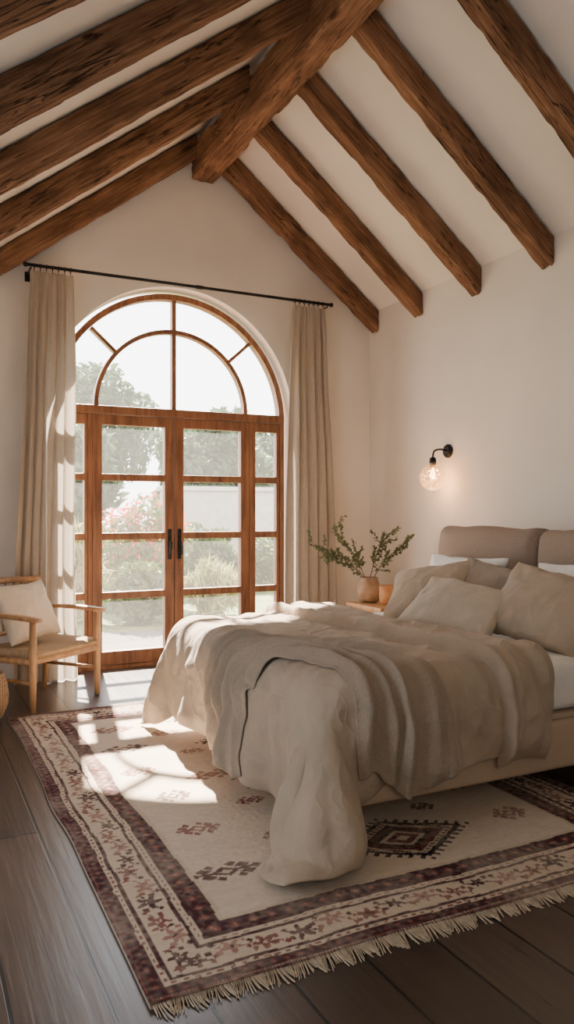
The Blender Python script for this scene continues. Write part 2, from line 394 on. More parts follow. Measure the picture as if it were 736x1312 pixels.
beam('ridge_beam', 'massive brown timber ridge beam running along the ceiling peak', (RX,-1.25,4.42), (RX,6.5,4.42), (0,0,1), .21, .285, 1.3)
pd = .170
def offz(s): return (pd/2+.004)*math.sqrt(1+s*s)
rl = {6.44:'rough brown rafter on the right slope lying against the window wall', 5.72:'second rafter from the window wall on the right slope',
      4.95:'third rafter from the window wall on the right slope', 4.17:'fourth rafter on the right slope, ending high above the bed headboard',
      3.4:'fifth rafter on the right slope, crossing the top right corner'}
for i, (y, lb) in enumerate(rl.items()):
    f = lambda x: (x, y, zr(x)-offz(SR))
    beam('rafter', lb, f(RX+.10), f(XR-.006), (.625,0,.78), .13, pd, 3+i*1.7, 'exposed rafters of the right roof slope', -SR)
ll = {6.44:'dark rafter on the left slope lying against the window wall', 5.3:'second dark rafter from the window wall on the left slope',
      4.35:'third dark rafter from the window wall on the left slope', 3.47:'thick fourth rafter from the window wall on the left slope',
      2.66:'nearest dark rafter on the left slope, in the top left corner'}
for i, (y, lb) in enumerate(ll.items()):
    f = lambda x: (x, y, zr(x)-offz(SLF))
    beam('rafter', lb, f(-1.18), f(RX-.10), (-.6,0,.8), .12, pd, 23+i*1.9, 'exposed rafters of the left roof slope', SLF)

# ------------------------------------------------------------------ arched french door
door = thing('door_1', 'arched wooden french door with fanlight', None, (CX,6.7,0)); door['kind'] = 'structure'
y0, y1 = 6.66, 6.75
R1 = 1.086
bm = bmesh.new()
bx(bm, CX-R1, CX-R1+.045, y0, y1, 0, ZS, .004); bx(bm, CX+R1-.045, CX+R1, y0, y1, 0, ZS, .004)
arc_band(bm, CX, ZS, R1-.05, R1, 0, PI, y0, y1, 64)
bx(bm, CX-R1, CX+R1, y0+.005, y1-.005, 0, .03)
for s in (-1,1): bx(bm, CX+s*.745-.016, CX+s*.745+.016, y0, y1, .03, 2.195, .004)
bm_obj('door_frame', bm, M['doorwood'], door)
bm = bmesh.new(); bx(bm, CX-R1+.045, CX+R1-.045, y0-.012, y1, 2.19, 2.262, .006); bm_obj('transom_rail', bm, M['doorwood'], door)
bm = bmesh.new(); arc_band(bm, CX, 2.262, .675, .71, 0, PI, y0+.01, y1-.01, 56); bm_obj('fanlight_arch', bm, M['doorwood'], door)
bm = bmesh.new(); bx(bm, CX-.019, CX+.019, y0+.012, y1-.012, 2.262, ZS+R1-.05, .003); bm_obj('fanlight_bar', bm, M['doorwood'], door)
for s in (-1,1):
    bm = bmesh.new()
    a = math.radians(42); d = Vector((s*math.cos(a),0,math.sin(a))); n = Vector((-d.z*s,0,abs(d.x)))*.015
    p, q = Vector((CX,0,2.262))+d*.705, Vector((CX,0,2.262))+d*.99
    poly = [(v.x,v.z) for v in (p-n, q-n, q+n, p+n)]
    prism(bm, poly, y0+.014, y1-.014); bm_obj('fanlight_bar', bm, M['doorwood'], door)
bm = bmesh.new()
vs = [bm.verts.new((CX+(R1-.03)*math.cos(a), 6.705, ZS+.05+(R1-.08)*math.sin(a))) for a in np.linspace(0,PI,48)]
bm.faces.new(vs); bm_obj('fanlight_pane', bm, M['pane'], door)
rows = [(.15,.60),(.66,1.11),(1.17,1.62),(1.68,2.10)]
def leaf(name, xa, xb, st, yy0, yy1, par):
    bm = bmesh.new()
    bx(bm, xa, xa+st, yy0, yy1, .035, 2.185, .005); bx(bm, xb-st, xb, yy0, yy1, .035, 2.185, .005)
    zz = [.035] + [v for r in rows for v in r] + [2.185]
    for k in range(0, len(zz), 2):
        bx(bm, xa+st-.004, xb-st+.004, yy0+.006, yy1-.006, zz[k], zz[k+1], .005)
    o = bm_obj(name, bm, M['doorwood'], par)
    o['_loc'] = list(par['_loc'])
    bm = bmesh.new()
    for za, zb in rows:
        ym = (yy0+yy1)/2
        bm.faces.new([bm.verts.new(v) for v in ((xa+st-.003,ym,za),(xb-st+.003,ym,za),(xb-st+.003,ym,zb),(xa+st-.003,ym,zb))])
    po = bm_obj('glass_panes', bm, M['pane'], None)
    po.parent = o
    return o
for s in (-1,1):
    xa, xb = sorted((CX+s*.003, CX+s*.727))
    lf = leaf('door_leaf', xa, xb, .085, y0+.005, y1-.01, door)
    bm = bmesh.new()
    hx = CX+s*.045
    bx(bm, hx-.017, hx+.017, y0-.008, y0+.004, .93, 1.2, .005)
    tube(bm, [(hx,y0-.005,1.08),(hx,y0-.05,1.08)], .01)
    tube(bm, [(hx,y0-.05,1.08),(hx+s*.006,y0-.052,1.03),(hx+s*.01,y0-.045,.97)], [.011,.011,.008])
    tube(bm, [(hx,y0-.012,1.15),(hx,y0-.03,1.15)], .009)
    h = bm_obj('handle', bm, M['black'], None); h.parent = lf
    xa, xb = sorted((CX+s*.763, CX+s*1.039))
    leaf('sidelight', xa, xb, .03, y0+.01, y1-.01, door)

# ------------------------------------------------------------------ curtains and rod
RODY, RODZ = 6.345, 3.285
rod = thing('curtain_rod', 'long thin black iron curtain rod above the arched door', 'curtain rod', (2.2,RODY,RODZ))
bm = bmesh.new(); tube(bm, [(.84,RODY,RODZ),(3.56,RODY,RODZ)], .013, 12); bm_obj('pole', bm, M['black'], rod, True)
bm = bmesh.new(); tube(bm, [(2.24,RODY,RODZ),(2.30,RODY,RODZ)], .017, 12); bm_obj('joint_collar', bm, M['black'], rod, True)
for x in (.835,3.57):
    bm = bmesh.new(); bmesh.ops.create_uvsphere(bm, u_segments=16, v_segments=10, radius=.02, matrix=Matrix.Translation((x,RODY,RODZ))); bm_obj('finial', bm, M['black'], rod, True)
for x in (.875,3.53):
    bm = bmesh.new(); tube(bm, [(x,RODY,RODZ-.022),(x,YB-.012,RODZ-.022)], .007); bx(bm, x-.02,x+.02,YB-.014,YB-.001,RODZ-.08,RODZ,.004)
    bm_obj('bracket', bm, M['black'], rod)
def curtain(label, xt0, xt1, xb0, xb1, k, seed):
    t = thing('curtain', label, 'curtain', ((xt0+xt1)/2, RODY, 0), 0, 'linen curtains of the arched door')
    nz, ns = 80, 240
    V = []
    for i in range(nz+1):
        v = i/nz; z = RODZ-.045 - v*(RODZ-.055)
        e = v**.7
        for j in range(ns+1):
            s = j/ns
            x = (xt0+(xt1-xt0)*s)*(1-e) + (xb0+(xb1-xb0)*s)*e
            ph = 2*PI*k*s + 3.4*noise.noise(Vector((s*2.2,v*.7,seed))) + 1.0*noise.noise(Vector((s*6,v*1.0,seed+3)))
            amp = .016 + .036*min(1,v*3) * (.8+1.1*noise.noise(Vector((s*3,v*.9,seed+5))))
            y = RODY+.035*min(1,v*4) + amp*math.sin(ph) + .010*math.sin(ph*2.1+v*2+seed)*min(1,v*2)
            x += .014*math.cos(ph)*min(1,v*3) + .018*noise.noise(Vector((s*2,v*2.2,seed+9)))*min(1,v*4)
            V.append((x, max(6.29,min(y, YB-.02)), z))
    py_obj('curtain_panel', V, grid_faces(nz+1, ns+1), M['curtain'], t)
    for q in range(7):
        x = xt0+.02+(xt1-xt0-.04)*q/6
        bm = bmesh.new()
        tube(bm, [(x, RODY+.019*math.cos(a), RODZ-.005+.019*math.sin(a)) for a in np.linspace(0,2*PI,20)], .0035, 6, False)
        tube(bm, [(x,RODY,RODZ-.024),(x,RODY,RODZ-.05)], .003, 6)
        bm_obj('curtain_ring', bm, M['black'], t, True)
curtain('beige linen curtain hanging left of the arched door, behind the armchair', .88, 1.20, .74, 1.24, 5, 2.0)
curtain('beige linen curtain hanging right of the arched door, near the room corner', 3.17, 3.50, 3.08, 3.66, 5, 8.0)

# ------------------------------------------------------------------ rug
RX0, RY0, RW, RL = .60, 2.06, 2.30, 3.29
step = .0055
nx, ny = int(RW/step)+1, int(RL/step)+1
gx, gy = np.meshgrid(np.linspace(0,RW,nx), np.linspace(0,RL,ny))
def vnoise(x, y, sc, seed):
    r = np.random.default_rng(seed).random((200,200))
    X, Y = x*sc, y*sc; i, j = np.floor(X).astype(int), np.floor(Y).astype(int); fx, fy = X-i, Y-j
    fx, fy = fx*fx*(3-2*fx), fy*fy*(3-2*fy); i %= 199; j %= 199
    return (r[i,j]*(1-fx)+r[i+1,j]*fx)*(1-fy)+(r[i,j+1]*(1-fx)+r[i+1,j+1]*fx)*fy
cream = np.array(s2l((211,195,176))); cream2 = np.array(s2l((200,182,161)))
maroon = np.array(s2l((76,45,47))); navy = np.array(s2l((54,46,55))); rust = np.array(s2l((126,75,68))); rose = np.array(s2l((158,117,107)))
C = np.tile(cream, (ny,nx,1))
wob = (vnoise(gx,gy,9,1)-.5)*.012
qx = np.round((gx+wob)/.005)*.005; qy = np.round((gy+wob)/.005)*.005
dx_, dy_ = np.minimum(qx, RW-qx), np.minimum(qy, RL-qy)
d = np.minimum(dx_, dy_); al = np.where(dx_ < dy_, qy, qx)
def paint(mask, col): C[mask] = col
def rep(a, p): return (a/p - np.floor(a/p) - .5)*p
paint(d < .35, cream2)
# outer dark band with small lozenges
paint(d < .056, maroon); paint((d > .006)&(d < .012), rust)
a = rep(al, .045); paint((np.abs(a)/.011 + np.abs(d-.034)/.009 < 1), rust); paint((np.abs(rep(al+.0225,.045)) < .004)&(np.abs(d-.034) < .012), navy)
# narrow cream guard stripe with ticks, narrow maroon stripe
a3 = rep(al, .036); paint((np.abs(a3) < .009)&(np.abs(d-.067) < .004), rust)
paint((d > .078)&(d < .094), maroon)
# cream border with irregular flower-like rosettes
idx = np.floor(al/.12); jit = (vnoise(idx,d*0,1.7,21)-.5); a = rep(al,.12)+jit*.03; b = d-.152 + .014*np.sin(idx*2.3)
sz = .8+.5*vnoise(idx,d*0,2.3,22)
rr_ = np.sqrt(a*a+b*b)/sz; an = np.arctan2(b,a)
rc = np.where((idx%3==0)[...,None], rust, np.where((idx%3==1)[...,None], maroon, rose))
ms = ((rr_ < .026+.011*np.cos(an*5+idx)) & (rr_ > .008)) | ((np.abs(b+.3*a) < .004)&(np.abs(a) < .054)) | ((np.abs(np.abs(a)-.046) < .010)&(np.abs(b-.02*np.sign(a)) < .010))
C[ms] = rc[ms]
paint((rr_ < .007)&(idx%2==0), navy)
a2 = rep(al+.06,.12); paint((np.abs(a2)/.016+np.abs(b+.026)/.014 < 1), rust); paint((np.abs(a2-.008)/.013+np.abs(b-.030)/.012 < 1), maroon)
# inner maroon stripe, ticks, then the inner dark band
paint((d > .204)&(d < .220), maroon)
paint((np.abs(a3) < .009)&(np.abs(d-.231) < .004), rust)
paint((d > .244)&(d < .330), maroon)
a = rep(al,.066); b = d-.287
paint((d > .250)&(d < .254), rose); paint((d > .320)&(d < .324), rose)
paint((np.abs(a)/.020+np.abs(b)/.020 < 1), rust); paint((np.abs(a)/.008+np.abs(b)/.010 < 1), rose)
a = rep(al+.033,.066); paint((np.abs(a)/.009+np.abs(np.abs(b)-.016)/.010 < 1), navy)
inner = d > .340
def motif(cx, cy, s, c1, c2):
    k_ = cx*7+cy*3
    xx, yy = (qx-cx)/s, (qy-cy)/s
    xx = xx*(1+.25*math.sin(k_)) + .15*yy*math.cos(k_)
    x, y = np.abs(xx), np.abs(yy)
    m = (x/.050+y/.045 < 1) | ((np.abs(x-.065)/.028+np.abs(y-.028)/.028) < 1) | ((np.abs(x-.035)/.02+np.abs(y-.055)/.022) < 1) | ((x < .1)&(y < .007)) | ((np.abs(x-.1)/.018+y/.02) < 1)
    paint(m&inner, c1); paint((x/.022+y/.02 < 1)&inner, c2)
dark_red = np.array(s2l((88,38,42))); ink = np.array(s2l((38,32,40)))
keep = np.zeros_like(d)
def diamond(cx, cy, s):
    x, y = np.abs(qx-cx)/s, np.abs(qy-cy)/s
    r = x/.27+y/.17
    paint((r < 1.0)&inner, ink); paint((r < .86)&(r > .70)&inner, cream2); paint((np.abs(r-.78) < .05)&(np.abs(rep(qx-cx+qy-cy,.04)) < .010)&inner, dark_red)
    paint((r < .66)&(r > .5)&inner, dark_red); paint((r < .46)&inner, ink); paint((r < .38)&inner, cream2); paint((r < .28)&inner, dark_red); paint((r < .12)&inner, cream2)
    hooks = (r > 1.0)&(r < 1.16)&(np.abs(rep(np.abs(qx-cx)-np.abs(qy-cy),.06)) < .013)
    paint(hooks&inner, ink); keep[(r < 1.16)] = 1
for jy in range(7):
    cy = .64 + jy*.41
    motif(.50+.03*(jy%3-1), cy, .95, rust if jy%2 else maroon, cream2)
    motif(RW-.50, cy-.04, .95, maroon if jy%2 else rust, cream2)
    motif(.80+.03*(jy%2), cy+.2, .6 if jy%2 else .9, rust, rose); motif(RW-.80, cy+.2, .85 if jy%2 else .6, maroon, rose)
for cy in (.60, 1.40, 2.20, 2.72): diamond(RW/2+.08, cy, 1.12)
wear = np.clip(.20+.6*(vnoise(gx,gy,5,3)-.4)+.5*(vnoise(gx,gy,60,4)-.5) + .18*inner - .24*keep, 0, .70)[...,None]
C = C*(1-wear) + (C*.45+cream*.55)*wear
C *= (0.93+.14*vnoise(gx*.3,gy,90,6))[...,None]
zz = .013 + .0015*vnoise(gx,gy,60,8) + .002*vnoise(gx,gy,4,9)
V = np.stack([gx+(vnoise(gy,gx*0,2.5,11)-.5)*.016, gy+(vnoise(gx,gy*0,2.5,12)-.5)*.02, zz], -1).reshape(-1,3)
ring = [i for i in range(nx)] + [(j*nx+nx-1) for j in range(1,ny)] + [((ny-1)*nx+i) for i in range(nx-2,-1,-1)] + [j*nx for j in range(ny-2,0,-1)]
base = V[ring].copy(); base[:,2] = .0005
ii, jj = np.meshgrid(np.arange(nx-1), np.arange(ny-1)); k0 = (jj*nx+ii).ravel()
F = np.stack([k0, k0+1, k0+nx+1, k0+nx], 1).tolist()
nb = len(ring); o0 = len(V)
F += [[ring[i], o0+i, o0+(i+1)%nb, ring[(i+1)%nb]] for i in range(nb)]
rug = thing('rug', 'large cream and maroon oriental rug with dark patterned borders under the bed', 'rug', (RX0,RY0,0))
me = bpy.data.meshes.new('rug_pile'); me.from_pydata(np.vstack([V,base]).tolist(), [], F); me.update()
ca = me.color_attributes.new('Col','FLOAT_COLOR','POINT')
cc = np.ones((len(V)+nb,4)); cc[:len(V),:3] = C.reshape(-1,3); cc[len(V):,:3] = cream2
ca.data.foreach_set('color', cc.ravel().astype(np.float32)); me.materials.append(M['rug'])
o = bpy.data.objects.new('rug_pile', me); COL.objects.link(o); o.parent = rug
vs, fs = [], []
NT = 520
for e, sy in ((0,-1),(RL,1)):
    for q in range(NT):
        x = RW*(q+.5)/NT + random.uniform(-.002,.002)
        L = random.uniform(.045,.085) if sy < 0 else random.uniform(.02,.03); lean = .018*math.sin(q*.3+random.uniform(-.6,.6)); w = random.uniform(.0010,.0018)
        b0 = len(vs)
        for t in (0,.35,.7,1):
            yy = e + sy*(L*t-.012); xx = x+lean*t*t; ww = w*(1 if t < .7 else 1.2)
            z = .012*(1-t)+.003
            vs += [(xx-ww,yy,z*.6),(xx,yy,z+.002),(xx+ww,yy,z*.6)]
        for t in range(3):
            for c_ in range(2):
                fs.append((b0+t*3+c_, b0+t*3+c_+1, b0+t*3+c_+4, b0+t*3+c_+3))
fr = py_obj('fringe', vs, fs, M['fringe'], None); fr.parent = rug; fr['kind'] = 'stuff'

# ------------------------------------------------------------------ bed
BX0, BX1, BY0, BY1 = 1.47, 3.56, 2.68, 4.64
bed = thing('bed', 'low double bed with beige upholstered base and taupe cushioned headboard', 'bed', (2.5,3.66,0))
bm = bmesh.new(); bx(bm, BX0, BX1, BY0, BY1, .15, .385, .035, 4); bm_obj('bed_base', bm, M['upholstery'], bed, True)
bm = bmesh.new(); bx(bm, BX0+.03, BX1-.02, BY0+.015, BY1-.015, .386, .41, .004); bm_obj('platform', bm, M['upholstery'], bed)
for x in (BX0+.3, BX1-.2):
    for y in (BY0+.3, BY1-.3):
        bm = bmesh.new(); tube(bm, [(x,y,.0165 if x < 2.85 else .0),(x,y,.155)], [.028,.035], 14); bm_obj('leg', bm, M['black'], bed)
bm = bmesh.new(); bx(bm, 3.68, 3.76, BY0+.02, BY1, .15, 1.14, .02); bm_obj('headboard_panel', bm, M['headboard'], bed)
def pillow_mesh(w, h, t, seed, sq=.42, wr=.011, pinch=.09):
    n = 44; bm = bmesh.new()
    for sgn in (1,-1):
        g = []
        for i in range(n+1):
            r = []
            for j in range(n+1):
                u, v = -1+2*j/n, -1+2*i/n
                u = math.copysign(abs(u)**.8, u); v = math.copysign(abs(v)**.8, v)
                x = w/2*u*(1-pinch*math.cos(v*PI/2)); y = h/2*v*(1-pinch*math.cos(u*PI/2))
                x += .010*noise.noise(Vector((v*2.5,seed,u*.5))); y += .012*noise.noise(Vector((u*2.5,seed+7,v*.5)))
                k = max(0,(1-u*u)*(1-v*v))
                z = t/2*k**sq
                q = Vector((x*6,y*6,seed+sgn*3))
                z += k**.5*wr*(noise.noise(q)) * (1.6-k)
                rg = 1-abs(noise.noise(Vector((x*5+y*2.5,y*4-x*2,seed*2+sgn))))*2
                rg2 = 1-abs(noise.noise(Vector((x*10-y*5,y*8+x*3,seed*3+sgn))))*2
                z += k**.35*wr*(.8*max(0,rg)**3*(1.2-k)+.4*max(0,rg2)**3)
                z += k**.4*wr*.6*math.sin(9*(abs(u)-abs(v))+seed)*(1-k)
                r.append(bm.verts.new((x,y,sgn*z)))
            g.append(r)
        for i in range(n):
            for j in range(n): bm.faces.new((g[i][j],g[i][j+1],g[i+1][j+1],g[i+1][j]))
    bmesh.ops.remove_doubles(bm, verts=bm.verts[:], dist=1e-4)
    return bm
def frame_mat(c, az, lean, roll=0):
    a, L = math.radians(az), math.radians(lean)
    n = Vector((math.cos(a)*math.cos(L), math.sin(a)*math.cos(L), math.sin(L)))
    up = Vector((-math.cos(a)*math.sin(L), -math.sin(a)*math.sin(L), math.cos(L)))
    r = up.cross(n)
    mm = Matrix((r, up, n)).transposed()
    mm = mm @ Matrix.Rotation(math.radians(roll), 3, 'Z')
    m4 = mm.to_4x4(); m4.translation = c
    return m4
for ya, yb in ((3.66,4.66),(2.66,3.66)):
    bm = bmesh.new(); bx(bm, -(yb-ya)/2+.003, (yb-ya)/2-.003, -.36, .36, -.09, .09, .07, 6)
    bmesh.ops.subdivide_edges(bm, edges=[e for e in bm.edges if e.calc_length() > .2], cuts=9, use_grid_fill=True)
    for v in bm.verts:
        k = max(0,1-(v.co.x/.5)**2)*max(0,1-(v.co.y/.37)**2)
        v.co.z += math.copysign(.085*k**.5, v.co.z) + .008*noise.noise(v.co*6+Vector((ya,0,0)))
        if v.co.y > .2: v.co.y += .022*noise.noise(Vector((v.co.x*3+ya,0,v.co.z*2))) + .01*(abs(v.co.x)/.5)**6
    bmesh.ops.transform(bm, matrix=frame_mat((3.60,(ya+yb)/2,.885), 180, 3), verts=bm.verts[:])
    bm_obj('headboard_cushion', bm, M['headboard'], bed, True)
bm = bmesh.new(); bx(bm, BX0+.03, BX1-.14, BY0+.02, BY1-.02, .412, .655, .06, 5)
tag(bm_obj('mattress', bm, M['white_cotton'], None, True), 'mattress in a white fitted sheet on the upholstered bed base', 'mattress')

# ---- duvet: position based cloth draped over the mattress
TOP, RR = .672, .07
cx0, cx1, cy0, cy1 = BX0-.01, 3.6, BY0-.012, BY1+.012
sp = .018
nu, nv = int(1.55/sp), int(2.60/sp)
U, W = np.meshgrid(np.linspace(0,1,nu), np.linspace(0,1,nv))
xlo = 1.03 + .03*W - .03*np.sin(W*5); FX = xlo + U*(2.54-xlo)
ylo = 2.28 + .11*U; yhi = 4.86 - .02*U
FY = ylo + (yhi-ylo)*W
P = np.stack([FX, FY, np.full_like(FX,.735)], -1)
nz_ = np.zeros_like(FX)
for k in range(18):
    a_ = rng.uniform(0,PI); f_ = rng.uniform(5,18); nz_ += np.sin((FX*math.cos(a_)+FY*math.sin(a_))*f_+rng.uniform(0,6))
P[...,2] += .008*nz_ + rng.normal(0,.001,FX.shape)
R2 = np.stack([FX,FY],-1)*1.02
cons = []
def addc(sa, sb, k):
    cons.append((0, sa, sb, np.linalg.norm(R2[sb]-R2[sa], axis=-1)[...,None], k))
S = np.s_
def stripes(n, st):
    base_ = np.arange(0, n-st)
    return [(base_[(base_//st)%2 == g_], base_[(base_//st)%2 == g_]+st) for g_ in (0,1)]
for ia, ib in stripes(nu,1): addc(S[:,ia], S[:,ib], 1.0)
for ia, ib in stripes(nv,1): addc(S[ia,:], S[ib,:], 1.0)
for ia, ib in stripes(nv,1):
    for ca_, cb_ in ((slice(None,-1),slice(1,None)),(slice(1,None),slice(None,-1))):
        cons.append((1, (ia,ca_), (ib,cb_), np.linalg.norm(R2[ib][:,cb_]-R2[ia][:,ca_],axis=-1)[...,None], .3))
for st_ in (4,8,14):       # a padded duvet resists tight bending, so the corner falls as one broad drape
    for ia, ib in stripes(nu,st_): addc(S[:,ia], S[:,ib], .045)
    for ia, ib in stripes(nv,st_): addc(S[ia,:], S[ib,:], .045)
ctr = np.array([(cx0+cx1)/2,(cy0+cy1)/2,(TOP+.0)/2]); half = np.array([(cx1-cx0)/2,(cy1-cy0)/2,TOP/2])
def collide(P, prev):
    q = P-ctr; aq = np.abs(q)-(half-RR)
    out = np.maximum(aq,0); lo = np.linalg.norm(out,axis=-1)
    ins = np.minimum(aq.max(-1),0)
    sd = lo+ins-RR
    hit = (sd < 0)
    nrm = np.where((lo>1e-6)[...,None], out/np.maximum(lo,1e-6)[...,None], (aq==aq.max(-1,keepdims=True)).astype(float))*np.sign(q)
    P[hit] -= (nrm*sd[...,None])[hit]
    top = hit&(nrm[...,2] > .6)
    dP = P-prev
    P[top,:2] -= dP[top,:2]*.9
    sdh = hit&~top; P[sdh] -= dP[sdh]*.3
    fl = P[...,2] < .03
    P[...,2] = np.where(fl,.03,P[...,2]); P[fl,:2] -= (P-prev)[fl,:2]*.2
    return P
prev = P.copy(); dt = 1/75
for it in range(240):
    vel = (P-prev)*.97; vel[...,2] -= 9.8*dt*dt
    ln = np.linalg.norm(vel,axis=-1,keepdims=True); vel *= np.minimum(1,.03/np.maximum(ln,1e-9))
    old = P.copy(); P = P+vel
    for k in range(16):
        for mode, sa, sb, rest, st in cons:
            if mode:
                ia, ca_ = sa; ib, cb_ = sb
                A = P[ia]; B = P[ib]
                dd = B[:,cb_]-A[:,ca_]; l = np.sqrt((dd*dd).sum(-1,keepdims=True))+1e-9
                cr = dd*(.5*st*(l-rest)/l)
                A[:,ca_] += cr; P[ia] = A
                B[:,cb_] -= cr; P[ib] = B
            else:
                dd = P[sb]-P[sa]; l = np.sqrt((dd*dd).sum(-1,keepdims=True))+1e-9
                cr = dd*(.5*st*(l-rest)/l)
                P[sa] += cr; P[sb] -= cr
    P = collide(P, old)
    prev = old
def gsmooth(P, n, k=.25):
    for _ in range(n):
        Q = P.copy(); Q[1:-1,1:-1] += k*((P[:-2,1:-1]+P[2:,1:-1]+P[1:-1,:-2]+P[1:-1,2:])/4-P[1:-1,1:-1])*2; P = Q
    return P
def gnormals(P):
    a = np.gradient(P,axis=1); b = np.gradient(P,axis=0); n = np.cross(a,b); return n/np.maximum(np.linalg.norm(n,axis=-1,keepdims=True),1e-9)
def ridged(x, y, z):
    v = Vector((x,y,z)); return 1-abs(noise.noise(v))*2
P = gsmooth(P, 6)
# gathered folds that grow down the hanging sides
NN = gnormals(gsmooth(P,14))
if NN[nv//2,-8,2] < 0: NN = -NN
x0_, ya_ = cx0+RR, cy0+RR
ddx, ddy = np.maximum(x0_-FX,0), np.maximum(ya_-FY,0)
th_ = np.arctan2(ddy, np.maximum(ddx,1e-6))
sper = np.where((ddx>0)&(ddy>0), -th_*.35, np.where(ddx>0, FY-ya_, -.55-(FX-x0_)))
drop = np.clip((TOP-.03-P[...,2])/.5,0,1)
wv = np.zeros_like(FX)
for i in range(nv):
    for j in range(nu):
        if drop[i,j] > 0:
            s_ = sper[i,j]; w_ = s_+.04*noise.noise(Vector((s_*4,drop[i,j]*1.2,3)))
            wv[i,j] = noise.noise(Vector((w_*6.5,.3*drop[i,j],1)))*1.4 + .7*noise.noise(Vector((w_*15,.5*drop[i,j],5)))
corner = ((ddx>0)&(ddy>0)).astype(float)
P = P + NN*(wv*drop**.7*(.040+.016*corner))[...,None]
P[...,2] = np.maximum(P[...,2],.028)
P = gsmooth(P,2)
NN = gnormals(P)
if NN[nv//2,-8,2] < 0: NN = -NN
faces = grid_faces(nv, nu)
edge = [i for i in range(nu)] + [j*nu+nu-1 for j in range(1,nv)] + [(nv-1)*nu+i for i in range(nu-2,-1,-1)] + [j*nu for j in range(nv-2,0,-1)]
nP = nu*nv
eb = np.minimum(np.minimum(U*nu, (1-U)*nu), np.minimum(W*nv,(1-W)*nv))
rk = np.zeros_like(FX)
for i in range(nv):
    for j in range(nu):
        x, y = FX[i,j], FY[i,j]
        wx = x+.14*noise.noise(Vector((x*2.5,y*2.5,5)))+.04*noise.noise(Vector((x*8,y*8,2))); wy = y+.14*noise.noise(Vector((x*2.5,y*2.5,9)))+.04*noise.noise(Vector((x*8,y*8,12)))
        f_ = 1-.4*drop[i,j]
        rk[i,j] = f_*(.017*max(0,ridged(wx*3.6+wy*1.5,wy*2.2,1))**3 + .012*max(0,ridged(wx*6.5-wy*4,wy*4.5,4))**3 + .007*max(0,ridged(wx*12+wy*7,wy*10,8))**3) + .008*noise.noise(Vector((x*2.5,y*2.5,20)))
q_ = np.pad(rk,1,mode='edge'); rk = (q_[:-2,1:-1]+q_[2:,1:-1]+q_[1:-1,:-2]+q_[1:-1,2:]+5*rk)/9
th = ((.022+rk)*np.clip((eb+.4)/4,0,1)**.5)[...,None]
PO = P+NN*th
PO[...,2] = np.maximum(PO[...,2],.022)
shell = np.vstack([PO.reshape(-1,3), (P+NN*.002).reshape(-1,3)])
fc = faces + [tuple(nP+i for i in f[::-1]) for f in faces]
ne = len(edge)
fc += [(edge[i], nP+edge[i], nP+edge[(i+1)%ne], edge[(i+1)%ne]) for i in range(ne)]
duvet = thing('duvet', 'rumpled greige linen duvet draped over the foot of the bed', 'duvet', (2.0,3.5,.67))
dv = py_obj('duvet_cover', shell, fc, M['linen'], duvet)
md = dv.modifiers.new('sub','SUBSURF'); md.levels = 1; md.render_levels = 1
bvh = BVHTree.FromPolygons([Vector(v) for v in PO.reshape(-1,3)], faces)

# ---- layers laid over the duvet
def flat2surf(X, Y):
    x0, ya, yb = cx0+RR, cy0+RR, cy1-RR
    def edge_(a):
        if a <= 0: return 0,0,0
        if a < RR*PI/2: t = a/RR; return RR*math.sin(t), RR*(1-math.cos(t)), t
        return RR, RR+(a-RR*PI/2), PI/2
    p = Vector((X,Y,TOP)); n = Vector((0,0,1))
    o_, dz, t = edge_(x0-X)
    if t > 0: p.x = x0-o_; p.z -= dz; n = Vector((-math.sin(t),0,math.cos(t)))
    o2, dz2, t2 = edge_(ya-Y)
    if t2 > 0:
        p.y = ya-o2; p.z -= dz2; n = Vector((n.x,-math.sin(t2),min(n.z,math.cos(t2)))).normalized()
    o3, dz3, t3 = edge_(Y-yb)
    if t3 > 0:
        p.y = yb+o3; p.z -= dz3; n = Vector((n.x,math.sin(t3),min(n.z,math.cos(t3)))).normalized()
    return p, n
def overlay(name, flat, height, m, parent, thick=0, sm=12, hug=None):
    nr, nc = flat.shape[:2]
    S0 = np.zeros((nr,nc,3)); S1 = np.zeros((nr,nc,3)); D = np.zeros((nr,nc))
    for i in range(nr):
        for j in range(nc):
            p, n = flat2surf(*flat[i,j]); S0[i,j] = p; S1[i,j] = n
            h = bvh.ray_cast(p+n*.45, -n, .6)
            D[i,j] = (.45-h[3]) if h[0] is not None else -1
    miss = D < -.5
    D[miss] = np.median(D[~miss]) if (~miss).any() else .04
    D = np.clip(D, .0, .3); D0 = D.copy()
    for _ in range(sm):
        Q = np.pad(D,1,mode='edge'); D = (Q[:-2,1:-1]+Q[2:,1:-1]+Q[1:-1,:-2]+Q[1:-1,2:]+D)/5
        D = np.maximum(D, np.where(miss,0,D0)-.004)
    if hug is not None:                  # the edges of the cloth lie close on what is below
        hg = np.where(miss, 0, hug)
        D = D*(1-hg) + D0*hg
        for _ in range(2):
            Q = np.pad(D,1,mode='edge'); D = (Q[:-2,1:-1]+Q[2:,1:-1]+Q[1:-1,:-2]+Q[1:-1,2:]+2*D)/6
    PP = S0+S1*(D+height)[...,None]
    PP[...,2] = np.maximum(PP[...,2],.03)
    PP = gsmooth(PP,1)
    o = py_obj(name, PP.reshape(-1,3), grid_faces(nr,nc), m, parent)
    if thick:
        s = o.modifiers.new('sol','SOLIDIFY'); s.thickness = thick; s.offset = 0
    return o
